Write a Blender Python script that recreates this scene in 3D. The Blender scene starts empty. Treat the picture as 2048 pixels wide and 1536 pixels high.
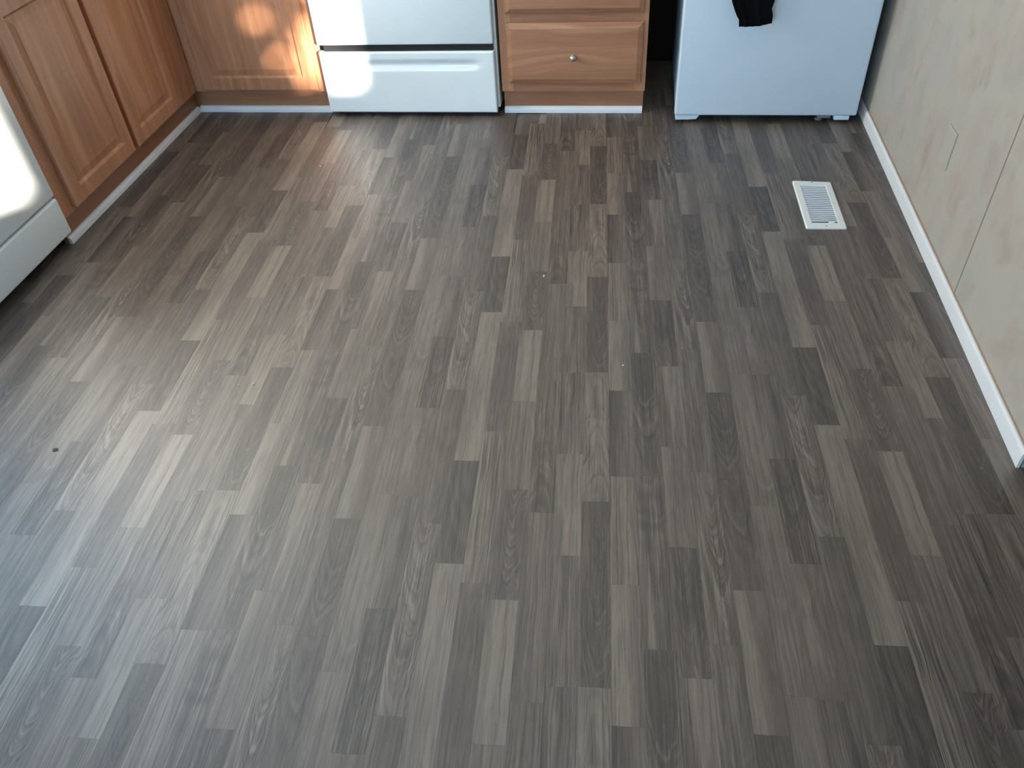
import bpy, bmesh, math, random
from mathutils import Vector, Matrix

random.seed(7)
C = bpy.context.scene.collection
S = 0.066                      # one strip of the floor pattern, metres

# ------------------------------------------------------------------ camera
R = [[0.99026, 0.12831, -0.05397], [0.04737, -0.67266, -0.73843], [-0.13105, 0.72869, -0.67217]]
CAM = dict(f=1596.6132, p=42.24242202, yw=-10.13793048, r=4.15087773, h=22.91462 * S)
def cam_axes():
    p, yw, r = (math.radians(CAM[k]) for k in ('p', 'yw', 'r'))
    fwd = Vector((math.sin(yw) * math.cos(p), math.cos(yw) * math.cos(p), -math.sin(p)))
    r0 = Vector((math.cos(yw), -math.sin(yw), 0)); d0 = fwd.cross(r0)
    right = r0 * math.cos(r) + d0 * math.sin(r); down = d0 * math.cos(r) - r0 * math.sin(r)
    return right, down, fwd
right, down, fwd = cam_axes()
cam = bpy.data.cameras.new('camera'); camo = bpy.data.objects.new('camera', cam); C.objects.link(camo)
cam.sensor_fit = 'HORIZONTAL'; cam.sensor_width = 36.0; cam.lens = CAM['f'] / 2048 * 36.0
cam.clip_start = 0.02
M = Matrix.Identity(4)
for i in range(3):
    M[i][0], M[i][1], M[i][2] = right[i], -down[i], -fwd[i]
M[0][3], M[1][3], M[2][3] = 0, 0, CAM['h']
camo.matrix_world = M
bpy.context.scene.camera = camo

# ------------------------------------------------------------------ sky, sun, daylight, exposure
sc = bpy.context.scene
sc.view_settings.view_transform = 'Standard'; sc.view_settings.look = 'None'
sc.view_settings.exposure = 0.14; sc.view_settings.gamma = 1.0
try: sc.view_settings.use_curve_mapping = False
except Exception: pass
w = bpy.data.worlds.new('sky'); sc.world = w; w.use_nodes = True
bg = w.node_tree.nodes['Background']; bg.inputs[0].default_value = (0.50, 0.70, 1.0, 1); bg.inputs[1].default_value = 1.2

def area(name, loc, rot, sx, sy, power, col):
    l = bpy.data.lights.new(name, 'AREA'); l.shape = 'RECTANGLE'; l.size = sx; l.size_y = sy
    l.energy = power; l.color = col
    o = bpy.data.objects.new(name, l); C.objects.link(o); o.location = loc; o.rotation_euler = rot
    return o
PI = math.pi
# daylight standing in the window openings (rear wall, left wall by the camera, over the sink)
area('daylight_rear', (-1.60, -2.56, 1.35), (PI / 2, 0, 0), 1.1, 1.3, 84, (0.38, 0.68, 1.0))
area('daylight_counter', (-2.60, 1.75, 1.60), (PI / 2, 0, -PI / 2), 0.95, 0.85, 21, (0.42, 0.72, 1.0))
area('daylight_sink', (-2.60, 2.90, 1.60), (PI / 2, 0, -PI / 2), 0.9, 0.8, 46, (1.0, 0.93, 0.78))
# ceiling lamp over the kitchen
cl = bpy.data.lights.new('ceiling_lamp', 'AREA'); cl.shape = 'DISK'; cl.size = 0.32; cl.energy = 2.5; cl.color = (1.0, 0.84, 0.62)
clo = bpy.data.objects.new('ceiling_lamp', cl); C.objects.link(clo); clo.location = (0.2, 2.1, 2.33)
# low sun through the rear windows
sun = bpy.data.lights.new('sun', 'SUN'); sun.energy = 38; sun.angle = 0.016; sun.color = (1.0, 0.88, 0.75)
suno = bpy.data.objects.new('sun', sun); C.objects.link(suno)
SUND = Vector((-0.62, 0.76, -0.21)).normalized()
suno.rotation_euler = SUND.to_track_quat('-Z', 'Y').to_euler()

# ------------------------------------------------------------------ helpers
def tag(o, label=None, cat=None, group=None, kind=None):
    if label: o['label'] = label
    if cat: o['category'] = cat
    if group: o['group'] = group
    if kind: o['kind'] = kind
    return o
def empty(name, loc, label, cat, rz=0.0):
    o = bpy.data.objects.new(name, None); C.objects.link(o); o.location = loc; o.rotation_euler = (0, 0, rz)
    o.empty_display_size = 0.1
    return tag(o, label, cat)
def finish(bm, name, mat, parent=None, smooth=None, loc=None):
    bmesh.ops.recalc_face_normals(bm, faces=bm.faces[:])
    me = bpy.data.meshes.new(name); bm.to_mesh(me); bm.free()
    o = bpy.data.objects.new(name, me); C.objects.link(o)
    if mat: me.materials.append(mat)
    if smooth is not None:
        for p in me.polygons: p.use_smooth = True
        try: me.set_sharp_from_angle(angle=math.radians(smooth))
        except Exception: pass
    if parent:
        o.parent = parent
        # keep world coordinates: meshes are written in room coordinates
        o.matrix_parent_inverse = parent_world(parent).inverted()
    return o
def parent_world(p):
    m = Matrix.LocRotScale(p.location, p.rotation_euler, p.scale)
    if p.parent: m = parent_world(p.parent) @ p.matrix_parent_inverse @ m
    return m
def box(bm, x0, x1, y0, y1, z0, z1, bev=0.0, seg=2):
    r = bmesh.ops.create_cube(bm, size=1.0)
    vs = r['verts']
    for v in vs:
        v.co = Vector(((x0 + x1) / 2 + v.co.x * (x1 - x0), (y0 + y1) / 2 + v.co.y * (y1 - y0), (z0 + z1) / 2 + v.co.z * (z1 - z0)))
    if bev > 0:
        es = list({e for v in vs for e in v.link_edges})
        bmesh.ops.bevel(bm, geom=es, offset=bev, segments=seg, affect='EDGES', profile=0.5)
def boxo(name, mat, parent, x0, x1, y0, y1, z0, z1, bev=0.0, seg=2):
    bm = bmesh.new(); box(bm, x0, x1, y0, y1, z0, z1, bev, seg)
    return finish(bm, name, mat, parent, 40 if bev else None)
def rings(bm, w, h, prof, mapf, cap=True):
    """nested rectangles (inset, depth); mapf maps (u, v, d) to the room"""
    prev = None
    for (i, d) in prof:
        cur = [bm.verts.new(mapf(u, v, d)) for (u, v) in ((i, i), (w - i, i), (w - i, h - i), (i, h - i))]
        if prev:
            for k in range(4): bm.faces.new((prev[k], prev[(k + 1) % 4], cur[(k + 1) % 4], cur[k]))
        prev = cur
    if cap: bm.faces.new(prev)
def lathe(bm, prof, mapf, n=20):
    prev = None
    for (r, z) in prof:
        cur = [bm.verts.new(mapf(r * math.cos(2 * PI * k / n), r * math.sin(2 * PI * k / n), z)) for k in range(n)] if r > 1e-6 else [bm.verts.new(mapf(0, 0, z))]
        if prev:
            for k in range(n):
                a = prev[k % len(prev)]; b = prev[(k + 1) % len(prev)]; c = cur[(k + 1) % len(cur)]; d = cur[k % len(cur)]
                f = [a]; [f.append(q) for q in (b, c, d) if q not in f]
                if len(f) > 2: bm.faces.new(f)
        prev = cur

# ------------------------------------------------------------------ materials
def new_mat(name):
    m = bpy.data.materials.new(name); m.use_nodes = True
    nt = m.node_tree; nt.nodes.clear()
    out = nt.nodes.new('ShaderNodeOutputMaterial'); b = nt.nodes.new('ShaderNodeBsdfPrincipled')
    nt.links.new(b.outputs[0], out.inputs[0])
    return m, nt, b
class NB:
    def __init__(self, nt): self.nt = nt
    def n(self, t, **kw):
        x = self.nt.nodes.new(t)
        for k, v in kw.items(): setattr(x, k, v)
        return x
    def set(self, sock, v):
        if hasattr(v, 'is_output') or isinstance(v, bpy.types.NodeSocket): self.nt.links.new(v, sock)
        else: sock.default_value = v
    def math(self, op, a, b=None, c=None, clamp=False):
        x = self.n('ShaderNodeMath', operation=op, use_clamp=clamp)
        self.set(x.inputs[0], a)
        if b is not None: self.set(x.inputs[1], b)
        if c is not None: self.set(x.inputs[2], c)
        return x.outputs[0]
    def noise(self, vec, scale=1.0, detail=2.0, rough=0.5, dist=0.0, dims='3D'):
        x = self.n('ShaderNodeTexNoise', noise_dimensions=dims)
        self.set(x.inputs['Vector'], vec); x.inputs['Scale'].default_value = scale
        x.inputs['Detail'].default_value = detail; x.inputs['Roughness'].default_value = rough
        x.inputs['Distortion'].default_value = dist
        return x.outputs['Fac']
    def xyz(self, x, y, z):
        c = self.n('ShaderNodeCombineXYZ'); self.set(c.inputs[0], x); self.set(c.inputs[1], y); self.set(c.inputs[2], z); return c.outputs[0]
    def sep(self, v):
        c = self.n('ShaderNodeSeparateXYZ'); self.set(c.inputs[0], v); return c.outputs
    def ramp(self, f, stops):
        r = self.n('ShaderNodeValToRGB'); self.set(r.inputs[0], f)
        e = r.color_ramp.elements
        while len(e) < len(stops): e.new(0.5)
        for k, (p, c) in enumerate(stops): e[k].position = p; e[k].color = (*c, 1)
        return r.outputs[0]
    def mix(self, f, a, b):
        m = self.n('ShaderNodeMix', data_type='RGBA')
        self.set(m.inputs[0], f); self.set(m.inputs[6], a); self.set(m.inputs[7], b); return m.outputs[2]
    def mapr(self, v, a, b, c, d):
        m = self.n('ShaderNodeMapRange'); self.set(m.inputs[0], v)
        for k, x in enumerate((a, b, c, d)): m.inputs[1 + k].default_value = x
        return m.outputs[0]
def lin(c):
    return tuple((x / 255 / 12.92) if x / 255 <= 0.04045 else ((x / 255 + 0.055) / 1.055) ** 2.4 for x in c)
def plain(name, rgb, rough=0.5, metal=0.0, coat=0.0, bump=0.0, bscale=300.0, var=0.03):
    m, nt, b = new_mat(name); B = NB(nt)
    tc = B.n('ShaderNodeTexCoord').outputs['Object']
    f = B.noise(tc, 14.0, 3.0)
    l = lin(rgb)
    b.inputs['Base Color'].default_value = (*l, 1)
    col = B.ramp(f, [(0.3, tuple(x * (1 - var) for x in l)), (0.7, tuple(min(1, x * (1 + var)) for x in l))])
    nt.links.new(col, b.inputs['Base Color'])
    b.inputs['Roughness'].default_value = rough; b.inputs['Metallic'].default_value = metal
    b.inputs['Coat Weight'].default_value = coat; b.inputs['Coat Roughness'].default_value = 0.1
    if bump > 0:
        bp = B.n('ShaderNodeBump'); bp.inputs['Strength'].default_value = bump; bp.inputs['Distance'].default_value = 0.001
        B.set(bp.inputs['Height'], B.noise(tc, bscale, 2.0)); nt.links.new(bp.outputs[0], b.inputs['Normal'])
    return m
def oak(name, axis, seed=0.0, tone=1.0):
    """clear-finished oak, grain running along axis"""
    m, nt, b = new_mat(name); B = NB(nt)
    x, y, z = B.sep(B.n('ShaderNodeTexCoord').outputs['Object'])
    if axis == 'Z': along, across = z, B.math('ADD', x, B.math('MULTIPLY', y, 1.0))
    elif axis == 'X': along, across = x, B.math('ADD', z, y)
    else: along, across = y, B.math('ADD', z, x)
    wob = B.noise(B.xyz(B.math('MULTIPLY', across, 5.0), B.math('MULTIPLY', along, 1.6), seed), 1.0, 2.0)
    ac2 = B.math('ADD', across, B.math('MULTIPLY', wob, 0.16))
    rings_ = B.noise(B.xyz(B.math('MULTIPLY', ac2, 34.0), B.math('MULTIPLY', along, 1.1), seed + 3.0), 1.0, 3.0, 0.55)
    pores = B.noise(B.xyz(B.math('MULTIPLY', across, 620.0), B.math('MULTIPLY', along, 16.0), seed + 7.0), 1.0, 2.0)
    broad = B.noise(B.xyz(B.math('MULTIPLY', across, 6.0), B.math('MULTIPLY', along, 1.2), seed + 11.0), 1.0, 2.0)
    f = B.math('ADD', B.math('MULTIPLY', rings_, 0.55), B.math('ADD', B.math('MULTIPLY', pores, 0.2), B.math('MULTIPLY', broad, 0.25)))
    c = [lin((138, 92, 64)), lin((164, 115, 84)), lin((184, 137, 104))]
    c = [tuple(q * tone for q in k) for k in c]
    col = B.ramp(f, [(0.30, c[0]), (0.50, c[1]), (0.68, c[2])])
    nt.links.new(col, b.inputs['Base Color'])
    b.inputs['Roughness'].default_value = 0.42; b.inputs['Coat Weight'].default_value = 0.15; b.inputs['Coat Roughness'].default_value = 0.3
    bp = B.n('ShaderNodeBump'); bp.inputs['Strength'].default_value = 0.12; bp.inputs['Distance'].default_value = 0.0006
    B.set(bp.inputs['Height'], pores); nt.links.new(bp.outputs[0], b.inputs['Normal'])
    return m

OAK_V = oak('oak_upright_grain', 'Z', 1.0, 1.14)
OAK_VB = oak('oak_upright_grain_panel', 'Z', 4.3, 1.18)
OAK_H = oak('oak_level_grain', 'X', 2.0, 0.93)
OAK_HD = oak('oak_drawer_grain', 'X', 8.6)
OAK_Y = oak('oak_level_grain_side', 'Y', 5.0, 0.78)
ENAMEL = plain('white_enamel', (228, 237, 240), 0.28, coat=0.4, var=0.01)
FRIDGE = plain('white_fridge_enamel', (200, 218, 232), 0.42, coat=0.15, bump=0.10, bscale=500, var=0.01)
DWHITE = plain('white_dishwasher_enamel', (224, 232, 236), 0.35, coat=0.2, var=0.01)
TRIMW = plain('white_trim_paint', (222, 226, 232), 0.45, var=0.03)
BASEW = plain('white_baseboard_paint', (214, 216, 218), 0.5, var=0.03)
PLASTIC = plain('white_vent_paint', (222, 226, 226), 0.4, var=0.02)
DARKGAP = plain('black_shadow_gap', (14, 16, 18), 0.7)
GASKET = plain('grey_gasket', (120, 124, 128), 0.6)
STEEL = plain('brushed_nickel', (190, 188, 182), 0.32, metal=0.9)
def dull(m):
    [n for n in m.node_tree.nodes if n.type == 'BSDF_PRINCIPLED'][0].inputs['Specular IOR Level'].default_value = 0.08
    return m
BLACKCLOTH = plain('black_towel_cloth', (10, 11, 13), 0.95, bump=0.6, bscale=900, var=0.25)
dull(BLACKCLOTH)
CARCASS = plain('cabinet_board', (150, 112, 84), 0.6)
CEIL = plain('white_ceiling_texture', (224, 222, 216), 0.9, bump=0.4, bscale=80)
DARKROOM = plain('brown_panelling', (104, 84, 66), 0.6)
ROOMW = plain('plain_wall_board', (196, 190, 178), 0.85)
CRUMB = plain('pale_plaster_crumb', (225, 214, 196), 0.9)
CRUMBD = plain('dark_crumb', (84, 74, 66), 0.9)

def wall_vinyl():
    m, nt, b = new_mat('mottled_beige_wall_panel'); B = NB(nt)
    tc = B.n('ShaderNodeTexCoord').outputs['Object']
    x, y, z = B.sep(tc)
    v = B.xyz(x, B.math('MULTIPLY', y, 7.0), B.math('ADD', B.math('MULTIPLY', z, 5.0), B.math('MULTIPLY', y, 1.2)))
    f = B.noise(v, 0.9, 3.0, 0.5, 0.3)
    g = B.noise(v, 1.7, 3.0, 0.5, 0.3)
    col = B.ramp(f, [(0.28, lin((154, 143, 134))), (0.44, lin((170, 163, 151))), (0.58, lin((167, 162, 154))), (0.74, lin((155, 154, 141)))])
    col2 = B.mix(B.mapr(g, 0.48, 0.72, 0.0, 0.65), col, (*lin((162, 148, 140)), 1))
    nt.links.new(col2, b.inputs['Base Color']); b.inputs['Roughness'].default_value = 0.62
    return m
WALLV = wall_vinyl()

FLOOR_K = 0.43
def plank_mat():
    m, nt, b = new_mat('grey_brown_printed_plank'); B = NB(nt)
    def attr(n):
        a = B.n('ShaderNodeAttribute', attribute_type='GEOMETRY', attribute_name=n); return a
    uv = B.n('ShaderNodeUVMap', uv_map='plank').outputs[0]
    x, y, _ = B.sep(uv)                                # metres across, metres along
    tone = attr('tone').outputs['Fac']
    arc = attr('arc').outputs['Fac']
    pa = attr('par'); par = B.sep(pa.outputs['Vector'])      # arc centre, curvature, seed
    p2 = attr('par2'); par2 = B.sep(p2.outputs['Vector'])    # tint, ring frequency, streak amount
    seed = par[2]
    wv = B.noise(B.xyz(B.math('MULTIPLY', x, 26.0), B.math('MULTIPLY', y, 9.0), seed), 1.0, 2.0)
    xw = B.math('ADD', x, B.math('MULTIPLY', B.math('SUBTRACT', wv, 0.5), 0.012))
    fine = B.noise(B.xyz(B.math('MULTIPLY', xw, 900.0), B.math('MULTIPLY', y, 11.0), seed), 1.0, 2.0, 0.6)
    med = B.noise(B.xyz(B.math('MULTIPLY', xw, 230.0), B.math('MULTIPLY', y, 3.6), B.math('ADD', seed, 5.0)), 1.0, 2.0, 0.5)
    cloud = B.noise(B.xyz(B.math('MULTIPLY', x, 75.0), B.math('MULTIPLY', y, 9.0), B.math('ADD', seed, 9.0)), 1.0, 3.0, 0.55, 1.2)
    hair = B.noise(B.xyz(B.math('MULTIPLY', xw, 480.0), B.math('MULTIPLY', y, 4.5), B.math('ADD', seed, 13.0)), 1.0, 1.0)
    hairm = B.mapr(hair, 0.60, 0.74, 0.0, 1.0)
    # flame figure: nested curves along the strip
    dx = B.math('SUBTRACT', B.math('ADD', x, B.math('MULTIPLY', B.math('SUBTRACT', wv, 0.5), 0.030)), par[0])
    q = B.math('ADD', y, B.math('MULTIPLY', B.math('MULTIPLY', dx, dx), par[1]))
    wv2 = B.noise(B.xyz(B.math('MULTIPLY', x, 70.0), B.math('MULTIPLY', y, 30.0), B.math('ADD', seed, 21.0)), 1.0, 2.0)
    q = B.math('ADD', q, B.math('MULTIPLY', B.math('SUBTRACT', wv, 0.5), 0.10))
    q = B.math('ADD', q, B.math('MULTIPLY', B.math('SUBTRACT', wv2, 0.5), 0.030))
    q2 = B.noise(B.xyz(B.math('MULTIPLY', q, par2[1]), 0.0, B.math('ADD', seed, 3.0)), 1.0, 1.0)
    arcs = B.mapr(q2, 0.34, 0.66, -1.0, 1.0)
    t = B.math('ADD', B.math('MULTIPLY_ADD', tone, 1.40, -0.17), B.math('MULTIPLY', B.math('SUBTRACT', fine, 0.5), 0.48))
    t = B.math('ADD', t, B.math('MULTIPLY', B.math('SUBTRACT', med, 0.5), B.math('MULTIPLY', par2[2], 1.05)))
    t = B.math('ADD', t, B.math('MULTIPLY', B.math('SUBTRACT', cloud, 0.5), 0.46))
    t = B.math('SUBTRACT', t, B.math('MULTIPLY', hairm, B.math('MULTIPLY', par2[2], 0.62)))
    t = B.math('ADD', t, B.math('MULTIPLY', arcs, B.math('MULTIPLY', arc, 0.20)))
    warm = B.ramp(t, [(0.0, lin((46, 39, 36))), (0.30, lin((98, 89, 84))), (0.55, lin((128, 120, 113))), (0.85, lin((170, 164, 154)))])
    green = B.ramp(t, [(0.0, lin((44, 41, 36))), (0.30, lin((93, 90, 82))), (0.55, lin((126, 122, 112))), (0.85, lin((168, 165, 153)))])
    col = B.mix(B.mapr(par2[0], 0.0, 1.0, -0.1, 0.55), warm, green)
    dk = B.n('ShaderNodeMix', data_type='RGBA', blend_type='MULTIPLY'); dk.inputs[0].default_value = 1.0
    B.set(dk.inputs[6], col); dk.inputs[7].default_value = (FLOOR_K * 1.11, FLOOR_K * 0.97, FLOOR_K * 0.90, 1)
    nt.links.new(dk.outputs[2], b.inputs['Base Color'])
    rg = B.mapr(t, 0.1, 0.8, 0.53, 0.46)
    nt.links.new(rg, b.inputs['Roughness'])
    b.inputs['IOR'].default_value = 1.95
    bp = B.n('ShaderNodeBump'); bp.inputs['Strength'].default_value = 0.10; bp.inputs['Distance'].default_value = 0.0005
    B.set(bp.inputs['Height'], fine); nt.links.new(bp.outputs[0], b.inputs['Normal'])
    return m
PLANK = plank_mat()

def subfloor_mat():
    m, nt, b = new_mat('grey_brown_floor_beyond'); B = NB(nt)
    tc = B.n('ShaderNodeTexCoord').outputs['Object']
    x, y, z = B.sep(tc)
    br = B.n('ShaderNodeTexBrick'); br.offset = 0.5; br.inputs['Scale'].default_value = 1.0
    B.set(br.inputs['Vector'], B.xyz(y, x, 0.0))
    br.inputs['Brick Width'].default_value = 0.38; br.inputs['Row Height'].default_value = 0.066; br.inputs['Mortar Size'].default_value = 0.0003
    br.inputs['Color1'].default_value = (*lin((128, 120, 113)), 1); br.inputs['Color2'].default_value = (*lin((86, 78, 72)), 1); br.inputs['Mortar'].default_value = (*lin((60, 54, 50)), 1)
    nt.links.new(br.outputs[0], b.inputs['Base Color']); b.inputs['Roughness'].default_value = 0.46
    return m
SUBFLOOR = subfloor_mat()

# ------------------------------------------------------------------ room shell
WX = 0.975            # right wall face
WE = 1.426            # where the right wall ends towards the living room
YB, YR, XL, XR, ZC = 4.05, -2.60, -2.63, 4.30, 2.36
floor_bm = bmesh.new(); box(floor_bm, XL, XR, YR, YB, -0.06, -0.0035)
floor = finish(floor_bm, 'floor', SUBFLOOR); tag(floor, 'grey brown wood strip floor', kind='structure')

def wall_holes(bm, along, a0, a1, t0, t1, holes):
    """wall along X or Y from a0 to a1, thickness t0..t1, holes (a, b, z0, z1)"""
    cuts = sorted({a0, a1, *[h[0] for h in holes], *[h[1] for h in holes]})
    for p, q in zip(cuts, cuts[1:]):
        hs = [h for h in holes if h[0] <= p and h[1] >= q]
        zs = [(-0.06, ZC)] if not hs else [(-0.06, hs[0][2]), (hs[0][3], ZC)]
        for z0, z1 in zs:
            if z1 - z0 < 1e-4: continue
            if along == 'X': box(bm, p, q, t0, t1, z0, z1)
            else: box(bm, t0, t1, p, q, z0, z1)
REAR_HOLES = [(-2.2, -0.5, 0.65, 2.05), (1.45, 1.99, 1.59, 2.12), (3.24, 3.77, 1.80, 2.30)]
LEFT_HOLES = [(1.25, 2.25, 1.15, 2.05), (2.42, 3.38, 1.18, 2.02)]
bm = bmesh.new(); wall_holes(bm, 'X', XL - 0.1, XR + 0.1, YR - 0.10, YR, REAR_HOLES)
tag(finish(bm, 'wall_rear', ROOMW), 'plain pale rear wall with window openings', kind='structure')
bm = bmesh.new(); wall_holes(bm, 'Y', YR, YB, XL - 0.10, XL, LEFT_HOLES)
tag(finish(bm, 'wall_left', ROOMW), 'plain pale left wall behind the cabinets', kind='structure')
SHADEWALL = plain('painted_gap_shade', (40, 35, 31), 0.9)  # shade of the gap beside the fridge, painted into the lower back wall
wb = tag(boxo('wall_back', SHADEWALL, None, XL - 0.1, XR + 0.1, YB, YB + 0.1, -0.06, 0.91), 'wall behind the range, shade painted on its lower part, pale above', kind='structure')
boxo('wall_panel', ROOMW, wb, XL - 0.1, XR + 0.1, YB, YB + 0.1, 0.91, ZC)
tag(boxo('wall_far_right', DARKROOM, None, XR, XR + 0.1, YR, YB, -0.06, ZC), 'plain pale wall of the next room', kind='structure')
tag(boxo('ceiling', CEIL, None, XL - 0.1, XR + 0.1, YR - 0.1, YB + 0.1, ZC, ZC + 0.08), 'white textured ceiling', kind='structure')
# right wall: core plus printed panels that meet in a seam
wr = boxo('wall_right', DARKROOM, None, WX + 0.008, WX + 0.11, WE + 0.004, YB, 0, ZC)
tag(wr, 'mottled beige panelled wall on the right', kind='structure')
bm = bmesh.new()                                   # the far panel curls out a little at the seam
sec = [(YB, WX + 0.002), (2.150, WX + 0.002), (2.125, WX + 0.0017), (2.105, WX + 0.0012), (2.088, WX + 0.0004), (2.0715, WX - 0.0006), (2.0715, WX + 0.007), (YB, WX + 0.007)]
A = [bm.verts.new((x, y, 0.0)) for y, x in sec]; B2 = [bm.verts.new((x, y, ZC)) for y, x in sec]
for k in range(len(sec)): bm.faces.new((A[k], A[(k + 1) % len(sec)], B2[(k + 1) % len(sec)], B2[k]))
bm.faces.new(A); bm.faces.new(B2)
finish(bm, 'wall_panel', WALLV, wr, 25)
boxo('wall_panel', WALLV, wr, WX + 0.0015, WX + 0.0075, WE, 2.0695, 0.0, ZC, 0.0008, 1)
RAWEDGE = plain('brown_board_edge', (152, 138, 124), 0.85)
boxo('panel_edge', RAWEDGE, wr, WX - 0.0003, WX + 0.0075, 2.0696, 2.0714, 0.0, ZC)

def window(n, along, h, t):
    bm = bmesh.new(); a, b_, z0, z1 = h; s = 0.05
    for (p, q, u, v) in ((a, b_, z0, z0 + s), (a, b_, z1 - s, z1), (a, a + s, z0 + s, z1 - s), (b_ - s, b_, z0 + s, z1 - s)):
        if along == 'X': box(bm, p, q, t - 0.09, t - 0.03, u, v)
        else: box(bm, t - 0.09, t - 0.03, p, q, u, v)
    tag(finish(bm, 'window_%d' % n, TRIMW), 'white window frame', kind='structure')
window(1, 'X', REAR_HOLES[0], YR); window(2, 'Y', LEFT_HOLES[0], XL); window(3, 'Y', LEFT_HOLES[1], XL)

# baseboard along the right wall (rounded top edge), shoe strips at the cabinet bases
def strip(name, mat, pts, prof, label):
    """profile (out, z) swept along a straight line pts[0]->pts[1]; out = to the left of the direction"""
    bm = bmesh.new(); a, b_ = Vector(pts[0]), Vector(pts[1]); d = (b_ - a).normalized(); nrm = Vector((-d.y, d.x))
    ra = [bm.verts.new((a.x + nrm.x * o, a.y + nrm.y * o, z)) for o, z in prof]
    rb = [bm.verts.new((b_.x + nrm.x * o, b_.y + nrm.y * o, z)) for o, z in prof]
    k = len(prof)
    for i in range(k): bm.faces.new((ra[i], ra[(i + 1) % k], rb[(i + 1) % k], rb[i]))
    bm.faces.new(ra); bm.faces.new(rb)
    return tag(finish(bm, name, mat, None, 30), label, kind='structure')
bb = [(0, 0.0), (0.0075, 0.0), (0.0075, 0.042), (0.0065, 0.047), (0.0035, 0.051), (0, 0.052)]
tag(boxo('trim_2', plain('tan_caulk', (168, 146, 126), 0.8), None, WX - 0.0032, WX + 0.0014, WE + 0.01, YB - 0.03, 0.046, 0.0542), 'thin tan caulk line above the right baseboard', kind='structure')
strip('baseboard_right', BASEW, ((WX - 0.0035, WE), (WX - 0.0035, YB - 0.02)), bb, 'white baseboard along the beige right wall')
TOEX, TOEY = -2.023, 3.447
sh = [(0, 0.0), (0.0125, 0.0), (0.0125, 0.012), (0.0115, 0.018), (0.0085, 0.0235), (0.0045, 0.0270), (0, 0.0280)]
strip('baseboard_left', TRIMW, ((TOEX, TOEY - 0.012), (TOEX, 2.288)), sh, 'white shoe strip under the left cabinet')
strip('baseboard_back', TRIMW, ((-1.362, TOEY), (TOEX + 0.012, TOEY)), sh, 'white shoe strip under the corner cabinet')
strip('trim_1', TRIMW, ((0.052, TOEY), (-0.556, TOEY)), sh, 'white shoe strip under the drawer cabinet')

# ------------------------------------------------------------------ floor strips: one printed pattern, 14 strips wide, half drop
ALPHA = math.radians(-2.58420875); PER = 14.22271799 * S
X0, Y0 = -0.22225607 * S, 38.16718342 * S
ca, sa = math.cos(ALPHA), math.sin(ALPHA)
def lat(c, u):
    lx, ly = X0 + c * S, Y0 - u * PER
    return (ca * lx + sa * ly, -sa * lx + ca * ly)
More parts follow.
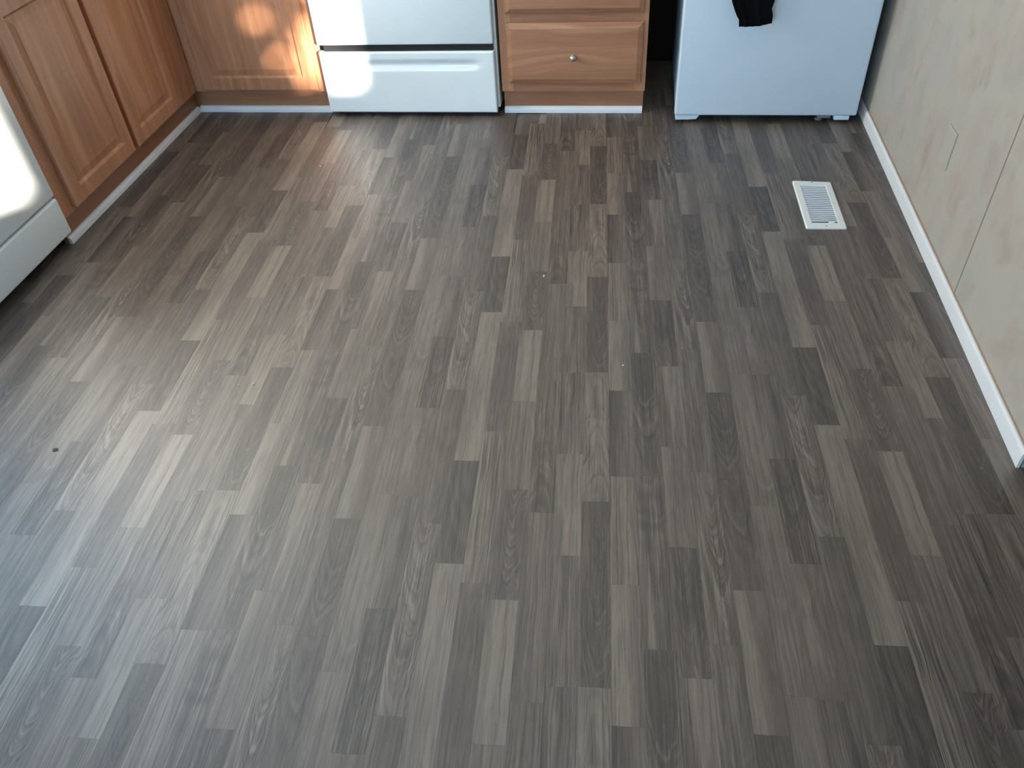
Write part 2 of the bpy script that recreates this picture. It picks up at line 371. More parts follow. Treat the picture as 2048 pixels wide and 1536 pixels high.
# column -> list of (start, rows of tones, arc row strengths, arc centre, curvature, ring frequency, green tint, streak)
D = {
0: [(.366, ([35,36,34,28,30,30,36],[36,38,36,27,25,30,36],[34,33,32,36,30,32,36],[36,30,26,24,36,28,38],[40,36,38,34,26,36,34]), (.2,.6,1,1.2,.7), .62, 130, 46, .25, .8),
    (.866, ([60,62,58,52,58,56,56],[62,66,58,52,60,58,58],[58,58,62,60,56,64,58],[56,54,56,58,64,60,54],[52,54,58,58,54,54,56]), (.4,.3,.5,1,.4), .55, -110, 30, .5, .8)],
1: [(.279, ([50,64,56,64,58,54,48],[52,62,56,62,56,52,50],[56,60,52,56,60,52,50],[58,56,50,56,60,56,52],[58,54,50,58,58,56,54]), (0,0,.1,.2,.1), .5, 40, 20, .2, .9),
    (.611, ([66,64,62,68,52,50,48],[62,64,68,66,52,50,50],[60,66,66,62,52,50,48],[60,68,66,66,54,48,46],[56,68,68,66,50,48,44]), (0,0,0,0,0), .5, 40, 20, .0, .6),
    (.946, ([26,28,36,38,46,48,50],[24,32,36,44,46,54,48],[24,32,34,42,46,56,46],[24,30,38,44,46,54,50],[24,30,42,46,48,52,50]), (0,0,0,0,0), .5, 40, 20, .1, .8)],
2: [(.273, ([54,44,42,50,46,40,46],[56,34,44,56,46,32,46],[56,46,28,46,40,44,42],[52,52,54,32,40,30,48],[52,54,60,28,42,32,46]), (.4,.6,.5,.2,.1), .55, 20, 26, .3, 1.0),
    (.773, ([30,28,27,28,30,32,36],[44,28,27,27,30,32,40],[40,44,26,38,28,44,40],[44,36,44,30,42,36,42],[50,46,36,40,46,36,44]), (.2,.8,1,.8,.4), .5, 95, 34, .5, .9)],
3: [(.168, ([64,58,50,48,46,48,48],[64,60,48,46,44,48,46],[60,56,46,46,50,46,44],[64,54,46,50,48,54,46],[58,52,48,54,56,54,50]), (0,0,0,.1,.2), .7, 60, 20, .4, .6),
    (.500, ([42,34,28,36,44,30,30],[44,38,30,40,34,28,28],[42,36,32,34,26,26,30],[42,36,40,36,44,30,32],[44,40,38,44,38,32,36]), (.5,.8,.8,.6,.4), .45, 95, 36, .2, .9),
    (.834, ([44,46,62,64,60,60,64],[52,40,58,62,62,60,62],[46,42,54,58,56,60,62],[44,38,46,52,50,56,60],[46,36,44,50,46,50,54]), (0,0,0,0,0), .5, 40, 20, .2, .8)],
4: [(.255, ([48,52,50,46,54,44,46],[50,48,46,52,38,48,42],[52,48,44,40,50,36,46],[56,50,40,54,30,52,40],[54,52,46,52,54,26,46]), (.3,.8,1.2,1.4,.9), .66, 190, 52, .4, .9),
    (.753, ([58,52,44,46,52,40,32],[52,44,42,54,42,42,34],[46,46,48,40,50,42,42],[44,42,46,42,44,46,44],[44,42,42,44,42,42,42]), (.2,.3,.3,.2,0), .5, 60, 24, .6, .8)],
5: [(.280, ([34,34,30,28,30,30,36],[36,42,28,28,34,28,36],[34,34,38,40,34,26,38],[36,38,34,28,32,36,40],[36,40,38,34,36,38,40]), (.4,.8,1,.4,.1), .52, 90, 26, .1, .5),
    (.613, ([66,64,60,46,52,50,46],[63,62,62,50,46,50,48],[60,62,62,54,44,46,44],[60,62,60,56,46,42,44],[58,60,60,56,44,42,44]), (0,0,0,0,0), .5, 40, 20, .1, .4),
    (.947, ([28,30,36,28,34,28,32],[30,34,30,26,34,28,36],[34,40,28,30,34,34,32],[30,30,36,40,32,28,38],[30,26,28,36,34,30,32]), (.3,.8,1,1,.6), .48, 85, 26, .1, .5)],
6: [(.362, ([56,58,56,58,56,58,54],[52,50,54,50,54,56,54],[40,52,54,56,52,48,52],[46,54,54,52,50,52,52],[50,52,54,48,50,52,52]), (0,.1,.2,.1,0), .4, 60, 24, .5, .7),
    (.862, ([50,52,48,54,56,54,50],[54,56,50,52,58,58,52],[52,58,48,58,60,60,54],[48,50,52,54,58,60,56],[46,50,44,46,54,48,52]), (0,.1,.2,.3,.4), .7, 70, 24, .6, .6)],
7: [(.203, ([38,30,28,32,26,26,28],[40,28,28,26,28,26,26],[44,34,26,36,26,28,28],[40,34,24,40,26,36,24],[44,46,30,46,24,24,40]), (.6,.5,.8,.9,.4), .45, 110, 36, .3, 1.2),
    (.534, ([60,56,44,46,46,42,42],[56,58,46,42,44,42,40],[54,54,56,46,44,42,42],[52,54,56,56,46,44,42],[52,54,50,48,46,46,46]), (.5,.4,.2,.2,.1), .2, 80, 20, .5, .5),
    (.868, ([50,34,52,44,40,50,48],[48,38,54,50,38,36,36],[52,46,52,48,34,30,34],[52,52,50,34,32,32,36],[50,48,48,34,32,34,38]), (0,0,0,0,0), .5, 40, 20, .5, .7)],
8: [(.453, ([46,44,40,38,40,36,30],[48,48,46,40,38,34,30],[46,46,44,40,36,38,32],[46,48,44,40,42,38,38],[46,46,48,46,42,38,42]), (.1,.2,.2,.2,.2), .5, 60, 22, .7, .6),
    (.953, ([54,52,44,54,48,50,54],[56,54,48,44,50,40,48],[62,48,54,50,44,48,50],[66,50,46,54,44,52,46],[60,54,50,46,48,50,42]), (.7,.9,.8,1,.5), .5, 110, 42, .3, .9)],
9: [(.071, ([64,66,64,66,64,68,66],[64,66,66,64,68,68,66],[60,60,62,60,60,62,72],[58,60,60,62,62,74,68],[62,62,64,66,76,64,60]), (0,0,0,0,0), .5, 40, 20, .6, .6),
    (.737, ([40,38,32,36,32,40,30],[38,32,40,36,44,34,30],[34,30,42,34,42,38,30],[40,32,38,30,36,38,32],[44,40,36,38,34,36,34]), (.3,.5,.4,.4,.2), .8, 60, 26, .6, .9)],
10: [(.124, ([46,48,50,44,40,42,40],[42,44,36,36,38,38,40],[40,38,36,36,36,38,38],[44,34,36,40,36,40,42],[56,34,38,40,48,36,50]), (.3,.1,.1,.2,.2), .5, 60, 22, .0, .6),
     (.624, ([66,66,64,38,50,42,64],[70,54,64,44,40,66,46],[66,72,58,56,44,48,64],[56,70,50,54,58,46,50],[58,60,56,60,50,52,48]), (0,.1,.1,.1,.1), .3, 40, 22, .4, 1.3)],
11: [(.165, ([58,60,66,72,64,70,70],[64,62,68,72,62,74,72],[68,64,68,70,64,74,70],[66,62,66,68,66,70,66],[62,60,64,64,62,66,64]), (0,0,0,0,0), .5, 40, 20, .4, .5),
     (.499, ([52,54,54,56,54,54,56],[54,56,52,50,54,56,58],[54,50,48,52,50,58,58],[48,52,46,50,46,62,54],[48,46,54,48,46,62,56]), (0,0,0,.1,.1), .5, 40, 20, .8, .7),
     (.834, ([44,34,40,38,32,36,44],[40,36,34,32,40,36,38],[40,34,36,44,40,44,34],[40,38,34,46,40,34,44],[44,40,34,32,44,40,46]), (1,1,1,1.1,.8), .56, 150, 60, .3, .6)],
12: [(.407, ([44,42,40,42,44,50,52],[46,40,44,40,50,44,52],[44,38,46,42,38,46,48],[50,46,36,34,44,38,44],[52,42,34,36,36,38,40]), (.1,.2,.5,.8,.4), .45, -90, 28, .3, .9),
     (.907, ([40,50,52,54,52,50,54],[42,48,50,50,52,54,58],[42,46,50,50,52,50,58],[42,44,46,46,48,52,56],[42,44,46,46,46,50,54]), (0,0,.1,.1,.1), .5, 40, 20, .2, .7)],
13: [(.036, ([46,52,46,34,42,48,60],[48,44,50,38,46,44,60],[38,46,52,42,48,44,58],[36,44,50,46,50,46,48],[42,46,52,50,50,50,50]), (0,0,0,0,0), .5, 40, 20, .3, 1.3),
     (.369, ([40,46,42,30,40,44,46],[42,36,48,38,44,46,44],[38,40,52,46,44,50,52],[42,38,50,52,46,54,52],[40,36,50,54,50,50,48]), (0,0,.1,.1,.1), .5, 40, 20, .2, 1.1),
     (.703, ([62,66,64,66,60,66,64],[60,64,60,66,60,64,68],[58,64,62,58,66,62,66],[54,52,58,68,66,64,70],[50,48,56,68,66,66,72]), (0,0,0,0,0), .5, 40, 20, .4, .7)],
}
GAPW = 0.00012
def plank_mesh(j, i):
    u0, rows, arcs, xc, k, fr, green, streak = D[j][i]
    nxt = D[j][(i + 1) % len(D[j])][0]
    L = ((nxt - u0) % 1.0) * PER
    nx, ny = 7, 5
    vs, uvs, tone, arc = [], [], [], []
    for r in range(ny):
        for c in range(nx):
            X = GAPW + (S - 2 * GAPW) * c / (nx - 1); V = r / (ny - 1)
            Y = -(GAPW + (L - 2 * GAPW) * V)
            vs.append((X, Y, 0.0)); uvs.append((X, V * L)); tone.append(rows[r][c] / 100.0); arc.append(arcs[r])
    faces = [(r * nx + c, (r + 1) * nx + c, (r + 1) * nx + c + 1, r * nx + c + 1) for r in range(ny - 1) for c in range(nx - 1)]
    top = len(vs)
    lo = []
    for c, r in ((0, 0), (nx - 1, 0), (nx - 1, ny - 1), (0, ny - 1)):
        lo.append(len(vs)); v = vs[r * nx + c]; vs.append((v[0], v[1], -0.003)); q = r * nx + c
        uvs.append(uvs[q]); tone.append(0.15); arc.append(0)
    faces.append(tuple([c for c in range(nx)] + [lo[1], lo[0]]))
    faces.append(tuple([r * nx + nx - 1 for r in range(ny)] + [lo[2], lo[1]]))
    faces.append(tuple([(ny - 1) * nx + c for c in range(nx - 1, -1, -1)] + [lo[3], lo[2]]))
    faces.append(tuple([r * nx for r in range(ny - 1, -1, -1)] + [lo[0], lo[3]]))
    me = bpy.data.meshes.new('plank'); me.from_pydata(vs, [], faces)
    uvl = me.uv_layers.new(name='plank')
    for l in me.loops: uvl.data[l.index].uv = uvs[l.vertex_index]
    seed = j * 7.31 + i * 2.77
    for nm, vals in (('tone', tone), ('arc', arc)):
        a = me.attributes.new(nm, 'FLOAT', 'POINT'); a.data.foreach_set('value', vals)
    for nm, vec in (('par', (xc * S, k, seed)), ('par2', (green, fr, streak))):
        a = me.attributes.new(nm, 'FLOAT_VECTOR', 'POINT'); a.data.foreach_set('vector', list(vec) * len(vs))
    me.materials.append(PLANK); me.update()
    return me, L
PM = {(j, i): plank_mesh(j, i) for j in D for i in range(len(D[j]))}

def project(x, y, z=0.0):
    d = Vector((x, y, z)) - Vector((0, 0, CAM['h'])); q = d.dot(fwd)
    if q < 0.05: return None
    return (1024 + CAM['f'] * d.dot(right) / q, 768 + CAM['f'] * d.dot(down) / q)
cand = []
for c in range(-48, 30):
    n = c // 14; j = c - 14 * n
    for i, dsn in enumerate(D[j]):
        for k in range(-4, 6):
            u = dsn[0] + 0.5 * n + k
            L = PM[(j, i)][1]; uv = L / PER
            P = [lat(c, u), lat(c + 1, u), lat(c + 1, u + uv), lat(c, u + uv)]
            cx = sum(p[0] for p in P) / 4; cy = sum(p[1] for p in P) / 4
            if not (-2.25 < cx < 1.75 and 0.0 < cy < 3.75): continue
            if cx > WX + 0.05 and cy > WE + 0.1: continue
            if cx < -2.12 and cy > 2.25: continue
            if cy > 3.50 and (cx < 0.0 or cx > WX): continue
            pj = [project(*p) for p in P]
            area_px = 0.0
            if all(pj):
                cl_ = [(min(max(a, 0), 2048), min(max(b, 0), 1536)) for a, b in pj]
                area_px = abs(sum(cl_[q][0] * cl_[(q + 1) % 4][1] - cl_[(q + 1) % 4][0] * cl_[q][1] for q in range(4))) / 2
                if cy > 3.46 or cx < -2.06: area_px *= 0.15
            cand.append((area_px, j, i, P[0]))
cand.sort(key=lambda t: -t[0])
rest = bmesh.new()
for idx, (a, j, i, org) in enumerate(cand):
    me = PM[(j, i)][0]
    z = random.uniform(-0.00012, 0.0)
    mw = Matrix.Translation((org[0], org[1], z)) @ Matrix.Rotation(-ALPHA, 4, 'Z')
    if idx < 300:
        o = bpy.data.objects.new('plank', me); C.objects.link(o); o.parent = floor
        o.location = (org[0], org[1], z); o.rotation_euler = (0, 0, -ALPHA)
    else:
        t = me.copy(); t.transform(mw); rest.from_mesh(t); bpy.data.meshes.remove(t)
me = bpy.data.meshes.new('plank_edging'); rest.to_mesh(me); rest.free(); me.materials.append(PLANK)
o = bpy.data.objects.new('plank_edging', me); C.objects.link(o); o.parent = floor; o['kind'] = 'stuff'
print('planks', len(cand), 'in view', sum(1 for q in cand if q[0] > 40))

# ------------------------------------------------------------------ oak cabinets
def door(parent, w_, h_, mapf, th=0.022):
    """frame with a raised panel; mapf(u, v, d): across, up, out of the face frame"""
    bm = bmesh.new()
    e = 0.056
    prof = [(0.0, 0.0), (0.0, th - 0.005), (0.0015, th - 0.002), (0.005, th), (e, th), (e + 0.002, th - 0.0015), (e + 0.010, th - 0.009)]
    rings(bm, w_, h_, prof, mapf, cap=False)
    d_ = finish(bm, 'door', OAK_V, parent)
    bm = bmesh.new()
    i = e + 0.0095
    rings(bm, w_, h_, [(i, th - 0.014), (i, th - 0.0092), (i + 0.004, th - 0.0092), (i + 0.027, th - 0.0045), (i + 0.028, th - 0.0035)], mapf)
    finish(bm, 'panel', OAK_VB, d_)
    return d_
def drawer(parent, w_, h_, mapf, th=0.019):
    bm = bmesh.new()
    rings(bm, w_, h_, [(0, 0), (0, th - 0.010), (0.003, th - 0.008), (0.004, th - 0.0075), (0.018, th - 0.001), (0.021, th)], mapf)
    return finish(bm, 'drawer_front', OAK_HD, parent)

# left cabinet, facing right
FX = -1.995
lc = empty('base_cabinet', (FX - 0.3, 2.86, 0), 'oak base cabinet with two raised panel doors, right beside the white dishwasher', 'cabinet')
boxo('carcass', CARCASS, lc, XL + 0.01, FX - 0.019, 2.288, 3.40, 0.104, 0.88)
boxo('toe_kick', OAK_Y, lc, TOEX - 0.018, TOEX, 2.288, TOEY + 0.0, 0.0, 0.104)
for (y0, y1, z0, z1) in ((2.284, 2.378, 0.104, 0.88), (2.790, 2.845, 0.104, 0.88), (3.215, 3.420, 0.104, 0.88)):
    boxo('stile', OAK_V, lc, FX - 0.019, FX, y0, y1, z0, z1, 0.001, 1)
for (y0, y1) in ((2.378, 2.790), (2.845, 3.215)):
    for z0, z1 in ((0.104, 0.150), (0.83, 0.88)): boxo('rail', OAK_Y, lc, FX - 0.019, FX - 0.0002, y0, y1, z0, z1)
door(lc, 0.450, 0.70, lambda u, v, d: (FX + d, 2.353 + u, 0.117 + v))
door(lc, 0.408, 0.70, lambda u, v, d: (FX + d, 2.830 + u, 0.117 + v))

# corner cabinet on the back wall, facing the camera
FY = 3.421
cc = empty('base_cabinet', (-1.68, FY + 0.3, 0), 'oak base cabinet with one raised panel door, left of the white range', 'cabinet')
boxo('carcass', CARCASS, cc, FX + 0.01, -1.362, FY + 0.019, YB - 0.01, 0.104, 0.88)
boxo('toe_kick', OAK_H, cc, TOEX + 0.001, -1.362, TOEY, TOEY + 0.018, 0.0, 0.104)
for (x0, x1) in ((FX + 0.0005, -1.915), (-1.420, -1.362)): boxo('stile', OAK_V, cc, x0, x1, FY, FY + 0.019, 0.104, 0.88, 0.001, 1)
for z0, z1 in ((0.104, 0.150), (0.83, 0.88)): boxo('rail', OAK_H, cc, -1.915, -1.420, FY + 0.0002, FY + 0.019, z0, z1)
door(cc, 0.546, 0.70, lambda u, v, d: (-1.941 + u, FY - d, 0.117 + v))

# drawer cabinet between the range and the fridge
dc = empty('drawer_cabinet', (-0.25, FY + 0.3, 0), 'narrow oak drawer cabinet with a round metal knob, standing between range and fridge', 'cabinet')
boxo('carcass', CARCASS, dc, -0.553, 0.052, FY + 0.019, YB - 0.01, 0.104, 0.88)
boxo('toe_kick', OAK_H, dc, -0.556, 0.054, TOEY, TOEY + 0.45, 0.0, 0.104)
for (x0, x1) in ((-0.560, -0.508), (0.008, 0.059)): boxo('stile', OAK_V, dc, x0, x1, FY, FY + 0.019, 0.104, 0.88, 0.001, 1)
for (z0, z1) in ((0.104, 0.165), (0.375, 0.455), (0.64, 0.70), (0.84, 0.88)): boxo('rail', OAK_H, dc, -0.508, 0.008, FY + 0.0002, FY + 0.019, z0, z1)
for (z0, z1) in ((0.143, 0.394), (0.431, 0.664), (0.690, 0.846)):
    dr = drawer(dc, 0.567, z1 - z0, lambda u, v, d, z0=z0: (-0.528 + u, FY - d, z0 + v))
    zc = 0.258 if z0 < 0.2 else (z0 + z1) / 2
    bm = bmesh.new()
    prof = [(0.0095, 0.0), (0.0095, 0.002), (0.0055, 0.004), (0.005, 0.010), (0.009, 0.0135), (0.0125, 0.017), (0.0135, 0.0205), (0.012, 0.0245), (0.007, 0.0275), (0, 0.0285)]
    lathe(bm, prof, lambda a, b_, z, zc=zc: (-0.247 + a, FY - 0.019 - z, zc + b_))
    finish(bm, 'knob', STEEL, dr, 50)

# ------------------------------------------------------------------ white range
RX0, RX1, RY = -1.354, -0.582, 3.39
rg = empty('kitchen_range', (-0.97, 3.7, 0), 'white kitchen range with oven door and bottom storage drawer between oak cabinets', 'stove')
boxo('body', ENAMEL, rg, RX0 + 0.018, RX1 + 0.011, RY + 0.030, YB - 0.05, 0.032, 0.90, 0.004)
bm = bmesh.new(); box(bm, RX0, RX1, RY, RY + 0.028, 0.317, 0.79, 0.007, 3)
od = finish(bm, 'oven_door', ENAMEL, rg, 40)
bm = bmesh.new(); box(bm, RX0 + 0.05, RX1 - 0.05, RY - 0.045, RY - 0.027, 0.735, 0.755, 0.006, 3)
box(bm, RX0 + 0.07, RX0 + 0.09, RY - 0.03, RY + 0.001, 0.738, 0.752); box(bm, RX1 - 0.09, RX1 - 0.07, RY - 0.03, RY + 0.001, 0.738, 0.752)
finish(bm, 'handle', ENAMEL, od, 40)
boxo('door_gap', DARKGAP, rg, RX0 + 0.024, RX1 - 0.004, RY + 0.012, RY + 0.031, 0.284, 0.330)
# storage drawer with a pressed finger groove across the front
bm = bmesh.new()
nx, nz = 40, 30
x0, x1, z0, z1 = RX0, RX1, 0.020, 0.288
def groove(x, z):
    g = 0.0
    ex = min(1, max(0, (x - (RX0 + 0.105)) / 0.05)) * min(1, max(0, ((RX1 - 0.055) - x) / 0.05))
    t = (z - 0.209) / 0.046
    if 0 < t < 1: g = 0.010 * ex * (math.sin(PI * min(1, t * 1.0)) ** 1.2)
    ed = min(x - x0, x1 - x, z - z0, z1 - z)
    r = 0.006
    if ed < r: g += r - math.sqrt(max(0, r * r - (r - ed) ** 2))
    return RY + g
xs = sorted({x0, x0 + 0.0008, x0 + 0.002, x0 + 0.004, x0 + 0.007, x1 - 0.007, x1 - 0.004, x1 - 0.002, x1 - 0.0008, x1, *[x0 + 0.01 + (x1 - x0 - 0.02) * k / nx for k in range(nx + 1)]})
zs = sorted({z0, z0 + 0.0008, z0 + 0.002, z0 + 0.004, z0 + 0.007, z1 - 0.007, z1 - 0.004, z1 - 0.002, z1 - 0.0008, z1, *[z0 + 0.01 + (z1 - z0 - 0.02) * k / nz for k in range(nz + 1)]})
G = [[bm.verts.new((x, groove(x, z), z)) for x in xs] for z in zs]
for a in range(len(zs) - 1):
    for b_ in range(len(xs) - 1): bm.faces.new((G[a][b_], G[a][b_ + 1], G[a + 1][b_ + 1], G[a + 1][b_]))
loop = G[0] + [r[-1] for r in G[1:]] + G[-1][-2::-1] + [r[0] for r in G[-2:0:-1]]
bk = [bm.verts.new((v.co.x, RY + 0.027, v.co.z)) for v in loop]
for k in range(len(loop)): bm.faces.new((loop[k], loop[(k + 1) % len(loop)], bk[(k + 1) % len(loop)], bk[k]))
bm.faces.new(bk)
finish(bm, 'storage_drawer', ENAMEL, rg, 60)
boxo('base', DARKGAP, rg, RX0 + 0.03, RX1 - 0.01, RY + 0.035, YB - 0.08, 0.0, 0.040)
boxo('cooktop', ENAMEL, rg, RX0, RX1, RY + 0.005, YB - 0.05, 0.885, 0.925, 0.006)
boxo('control_panel', ENAMEL, rg, RX0, RX1, RY, RY + 0.03, 0.80, 0.884, 0.005)

# ------------------------------------------------------------------ refrigerator
GX0, GX1, GY = 0.188, 0.929, 3.333
fg = empty('refrigerator', (0.56, 3.65, 0), 'white refrigerator with a black towel hanging on its front', 'refrigerator')
boxo('body', FRIDGE, fg, GX0 + 0.004, GX1 - 0.004, GY + 0.066, 4.00, 0.03, 1.68, 0.006)
boxo('gasket', GASKET, fg, GX0 + 0.009, GX1 - 0.009, GY + 0.056, GY + 0.068, 0.05, 1.66)
fd = boxo('door', FRIDGE, fg, GX0, GX1, GY, GY + 0.058, 0.034, 1.68, 0.009, 3)
bm = bmesh.new(); HZ = 0.74
for k in range(13):
    pass
box(bm, 0.25, 0.87, GY - 0.045, GY - 0.027, HZ - 0.011, HZ + 0.011, 0.007, 3)
box(bm, 0.27, 0.295, GY - 0.035, GY + 0.001, HZ - 0.010, HZ + 0.010, 0.003, 1); box(bm, 0.825, 0.85, GY - 0.035, GY + 0.001, HZ - 0.010, HZ + 0.010, 0.003, 1)
finish(bm, 'handle', FRIDGE, fd, 40)
boxo('plinth', DARKGAP, fg, GX0 + 0.03, GX1 - 0.03, GY + 0.10, 3.9, 0.012, 0.06)
# hinge bracket with sloping end, feet
bm = bmesh.new()
pts = [(GX0 + 0.002, 0.034), (GX0 + 0.104, 0.034), (GX0 + 0.092, 0.017), (GX0 + 0.006, 0.014)]
a = [bm.verts.new((x, GY + 0.006, z)) for x, z in pts]; b2 = [bm.verts.new((x, GY + 0.06, z)) for x, z in pts]
for k in range(4): bm.faces.new((a[k], a[(k + 1) % 4], b2[(k + 1) % 4], b2[k]))
bm.faces.new(a); bm.faces.new(b2)
finish(bm, 'hinge_bracket', FRIDGE, fg)
boxo('hinge_bracket', FRIDGE, fg, 0.842, 0.902, GY + 0.002, GY + 0.05, 0.016, 0.034, 0.002, 1)
boxo('hinge_bracket', GASKET, fg, 0.778, 0.832, GY + 0.02, GY + 0.06, 0.016, 0.034, 0.002, 1)
for x, y in ((GX0 + 0.06, GY + 0.05), (0.79, GY + 0.05), (GX0 + 0.06, 3.9), (0.86, 3.9)):
    bm = bmesh.new(); lathe(bm, [(0, 0.0), (0.016, 0.0), (0.016, 0.008), (0.008, 0.010), (0.008, 0.040), (0, 0.040)], lambda a_, b_, z, x=x, y=y: (x + a_, y + b_, z), 14)
    finish(bm, 'levelling_foot', GASKET, fg, 40)

# ------------------------------------------------------------------ black towel over the fridge handle
def towel():
    bm = bmesh.new()
    def edges(z):
        L = [(0.418, 0.400), (0.450, 0.396), (0.4535, 0.388), (0.460, 0.384), (0.487, 0.372), (0.508, 0.362), (0.60, 0.345), (0.80, 0.340)]
        Rr = [(0.418, 0.521), (0.462, 0.520), (0.467, 0.516), (0.474, 0.512), (0.485, 0.514), (0.506, 0.519), (0.60, 0.530), (0.80, 0.540)]
        def ip(T):
            if z <= T[0][0]: return T[0][1]
            for (a, x), (b_, y) in zip(T, T[1:]):
                if a <= z <= b_: return x + (y - x) * (z - a) / (b_ - a)
            return T[-1][1]
        return ip(L), ip(Rr)
    yb = GY - 0.036
    path = [(yb - 0.012 - 0.004 * min(1, (HZ - z) * 4), z) for z in [0.416 + (HZ - 0.416) * k / 26 for k in range(27)]]
    path += [(yb - 0.008, HZ + 0.010), (yb, HZ + 0.0135), (yb + 0.008, HZ + 0.010)]
    path += [(yb + 0.012 + 0.006, z) for z in [HZ - (HZ - 0.56) * k / 8 for k in range(9)]]
    nx = 22; rows = []
    for q, (y, z) in enumerate(path):
        l, r = edges(z); row = []
        for k in range(nx + 1):
            t = k / nx; x = l + (r - l) * t
            f = 0.0
            if q < 27:
                fall = min(1.0, (HZ - z) * 5)
                f = -abs(0.004 * math.sin(t * 9.0 + z * 5.0) + 0.003 * math.sin(t * 21 + 1.0)) * fall
            zz = z
            if q == 0: zz = z - 0.003 * math.sin(t * PI) + 0.010 * t * t
            if q == 1: zz = z + 0.006 * t * t
            row.append(bm.verts.new((x, y + f, zz)))
        rows.append(row)
    for a in range(len(rows) - 1):
        for k in range(nx): bm.faces.new((rows[a][k], rows[a][k + 1], rows[a + 1][k + 1], rows[a + 1][k]))
    o = finish(bm, 'dish_towel', BLACKCLOTH, None, 60)
    s = o.modifiers.new('thick', 'SOLIDIFY'); s.thickness = 0.0035; s.offset = 0
    return tag(o, 'black dish towel hanging on the front of the white refrigerator', 'towel')
towel()

# ------------------------------------------------------------------ dishwasher at the left
DX = -1.980
dw = empty('dishwasher', (-2.3, 1.98, 0), 'white dishwasher with sunlit front, nearer than the two-door oak cabinet', 'dishwasher')
boxo('body', DWHITE, dw, XL + 0.02, DX - 0.06, 1.675, 2.276, 0.02, 0.86, 0.003)
boxo('door', DWHITE, dw, DX - 0.055, DX, 1.672, 2.279, 0.203, 0.72, 0.010, 4)
boxo('access_panel', DWHITE, dw, DX - 0.050, DX - 0.001, 1.672, 2.281, 0.058, 0.197, 0.010, 4)
boxo('control_panel', DWHITE, dw, DX - 0.055, DX + 0.004, 1.672, 2.279, 0.726, 0.86, 0.008, 3)
boxo('base', DARKGAP, dw, XL + 0.05, DX - 0.12, 1.69, 2.26, 0.0, 0.055)
# ------------------------------------------------------------------ floor register
reg = empty('floor_register', (0.686, 2.661, 0), 'white louvred floor register set in the wood strip floor near the wall', 'vent')
def regm(u, v, z): # u across 0..1, v from far to near 0..1
    A, B_, Cc, Dd = (0.615, 2.829), (0.752, 2.822), (0.621, 2.496), (0.756, 2.499)
    x = (A[0] * (1 - u) + B_[0] * u) * (1 - v) + (Cc[0] * (1 - u) + Dd[0] * u) * v
    y = (A[1] * (1 - u) + B_[1] * u) * (1 - v) + (Cc[1] * (1 - u) + Dd[1] * u) * v
    return Vector((x, y, z))
W_, H_ = 0.136, 0.328
bm = bmesh.new()
def rrect(i, rad, z, n=5):
    pts = []
    for (cx, cy, a0) in ((W_ - i - rad, H_ - i - rad, 0), (i + rad, H_ - i - rad, 90), (i + rad, i + rad, 180), (W_ - i - rad, i + rad, 270)):
        for k in range(n + 1):
            t = math.radians(a0 + 90 * k / n); pts.append((cx + rad * math.cos(t), cy + rad * math.sin(t)))
    return [bm.verts.new(regm(p[0] / W_, p[1] / H_, z)) for p in pts]
lvl = [rrect(0.0, 0.005, 0.0005), rrect(0.0, 0.005, 0.005), rrect(0.003, 0.004, 0.008), rrect(0.022, 0.003, 0.0085), rrect(0.024, 0.002, 0.0070), rrect(0.024, 0.002, 0.0012)]
# opening is longer than wide: pull the inner loops in along v
for lp in lvl[3:]:
    for v in lp:
        pass
for a, b_ in zip(lvl, lvl[1:]):
    for k in range(len(a)): bm.faces.new((a[k], a[(k + 1) % len(a)], b_[(k + 1) % len(b_)], b_[k]))
finish(bm, 'frame', PLASTIC, reg, 35)
bm = bmesh.new(); vs4 = [bm.verts.new(regm(u, v, 0.0015)) for u, v in ((0.17, 0.07), (0.83, 0.07), (0.83, 0.93), (0.17, 0.93))]; bm.faces.new(vs4)
finish(bm, 'duct_shadow', DARKGAP, reg)
SLATCOL = plain('pale_blue_white_slat', (206, 216, 226), 0.4)
n = 20
for k in range(n):
    v0 = 0.105 + 0.785 * k / n; dv = 0.785 / n
    bm = bmesh.new()
    u0, u1 = 0.175, 0.825
    sec = [(v0 + dv * 0.02, 0.0076), (v0 + dv * 0.50, 0.0066), (v0 + dv * 0.52, 0.0050), (v0 + dv * 0.06, 0.0058)]
    A = [bm.verts.new(regm(u0, v, z)) for v, z in sec]; B2 = [bm.verts.new(regm(u1, v, z)) for v, z in sec]
    for q in range(4): bm.faces.new((A[q], A[(q + 1) % 4], B2[(q + 1) % 4], B2[q]))
    bm.faces.new(A); bm.faces.new(B2)
    finish(bm, 'slat', SLATCOL, reg)
for (v0, v1) in ((0.062, 0.108), (0.905, 0.94)):
    bm = bmesh.new()
    sec = [(v0, 0.0083), (v1, 0.0078), (v1, 0.003), (v0, 0.003)]
    A = [bm.verts.new(regm(0.17, v, z)) for v, z in sec]; B2 = [bm.verts.new(regm(0.83, v, z)) for v, z in sec]
    for q in range(4): bm.faces.new((A[q], A[(q + 1) % 4], B2[(q + 1) % 4], B2[q]))
    bm.faces.new(A); bm.faces.new(B2); finish(bm, 'end_bar', PLASTIC, reg)
bm = bmesh.new()
p = regm(0.66, 0.905, 0.0088); box(bm, p.x - 0.010, p.x + 0.010, p.y - 0.006, p.y + 0.006, 0.006, 0.0115, 0.002, 2)
finish(bm, 'damper_lever', PLASTIC, reg, 40)
for v in (0.028, 0.972):
    p = regm(0.5, v, 0.0078); bm = bmesh.new()
    lathe(bm, [(0.003, 0.0), (0.003, 0.001), (0.0015, 0.0016), (0, 0.0016)], lambda a, b_, z, p=p: (p.x + a, p.y + b_, 0.0078 + z), 10)
    finish(bm, 'screw', GASKET, reg, 40)

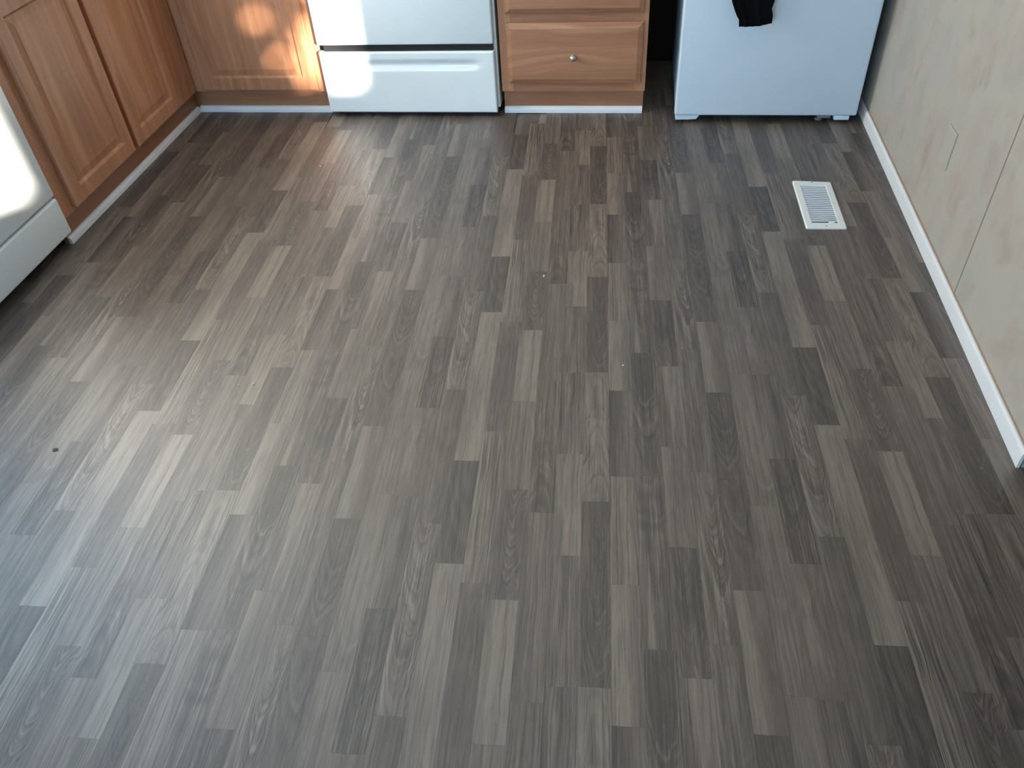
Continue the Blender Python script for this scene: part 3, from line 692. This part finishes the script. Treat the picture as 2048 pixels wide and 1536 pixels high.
# ------------------------------------------------------------------ blank cover plate on the wall
bm = bmesh.new()
PX = WX + 0.0015
rings(bm, 0.076, 0.117, [(0, 0.0), (0, 0.003), (0.002, 0.0052), (0.004, 0.0058)], lambda u, v, d: (PX - d, 2.490 - u, 0.268 + v))
PLATE = plain('pale_beige_plate', (168, 163, 153), 0.55, var=0.02)
pl = finish(bm, 'wall_plate', PLATE, None)
tag(pl, 'small blank wall plate covered in the same mottled beige as the wall', 'wall plate')

# ------------------------------------------------------------------ unseen leafy plant added in front of the rear window to break up the sun
def sun_dapple_blocker():
    LEAF = plain('blocker_leaf', (70, 100, 46), 0.6)
    root = empty('sun_dapple_blocker', (3.36, YR + 0.25, ZC), 'unseen leafy plant trailing from the ceiling at the rear window', 'blocker')
    rr = random.Random(5); ctr = Vector((3.505, YR - 0.05, 2.05)) + SUND * 0.36
    side = Vector((1, 0, 0))
    def blocker_stem(x, z0):
        p = ctr + side * x; boxo('blocker_stem', LEAF, root, p.x - 0.003, p.x + 0.003, p.y - 0.003, p.y + 0.003, z0, ZC)
    for x in (-0.24, -0.15, -0.07, 0.0): blocker_stem(x, ctr.z - 0.2)
    bm = bmesh.new(); prev = None
    for k in range(130):
        x = rr.choice((-0.25, -0.18, -0.11, -0.04) * 3 + (0.06, 0.13)) + rr.uniform(-0.05, 0.05)
        p = ctr + Vector((x, rr.uniform(-0.04, 0.04), rr.uniform(-0.24, 0.27)))
        L_, w_ = rr.uniform(0.045, 0.07), rr.uniform(0.024, 0.036)
        th = rr.uniform(-0.9, 0.9) - PI / 2
        e1 = Vector((math.cos(th), 0, math.sin(th))); e2 = Vector((-math.sin(th), rr.uniform(-.4, .4), math.cos(th))).normalized()
        n_ = e1.cross(e2)
        v = [bm.verts.new(p + e1 * a_ + e2 * b_ + n_ * c_) for a_, b_, c_ in ((-L_, 0, 0), (-L_ * .3, w_, .006), (L_ * .4, w_ * .8, .006), (L_, 0, -.006), (L_ * .4, -w_ * .8, .006), (-L_ * .3, -w_, .006))]
        bm.faces.new(v)
    f = finish(bm, 'blocker_leaves', LEAF, root); f['kind'] = 'stuff'
sun_dapple_blocker()

# ------------------------------------------------------------------ crumbs left on the floor
def crumb(x, y, r, mat, label, sx=1.0, sy=1.0, h=0.6):
    bm = bmesh.new(); bmesh.ops.create_icosphere(bm, subdivisions=1, radius=r)
    rr = random.Random(int(x * 1000))
    for v in bm.verts: v.co *= rr.uniform(0.75, 1.2); v.co.x *= sx; v.co.y *= sy; v.co.z = v.co.z * h
    lo = min(v.co.z for v in bm.verts)
    for v in bm.verts: v.co += Vector((x, y, -lo))
    return tag(finish(bm, 'crumb', mat), label, 'crumb')
crumb(-0.255, 2.169, 0.0045, CRUMB, 'cream chip lying across the end of a dark curly floor strip', 0.8, 1.6)
crumb(-1.258, 2.909, 0.0040, CRUMB, 'tiny tan crumb on the floor in front of the corner cabinet')
crumb(0.014, 1.739, 0.0030, CRUMB, 'tiny pale crumb on the pinkish floor strip in the middle')
crumb(-1.041, 1.585, 0.0030, CRUMB, 'white speck on a pale floor strip at the left, the right of two', 0.7, 1.6)
crumb(-1.082, 1.578, 0.0026, CRUMB, 'white speck on a pale floor strip at the left, the left of two', 1.4, 0.7)
crumb(-1.492, 1.292, 0.0075, CRUMBD, 'flat dark brown crumb on the pale floor strips near the dishwasher', 1.3, 1.0, 0.15)
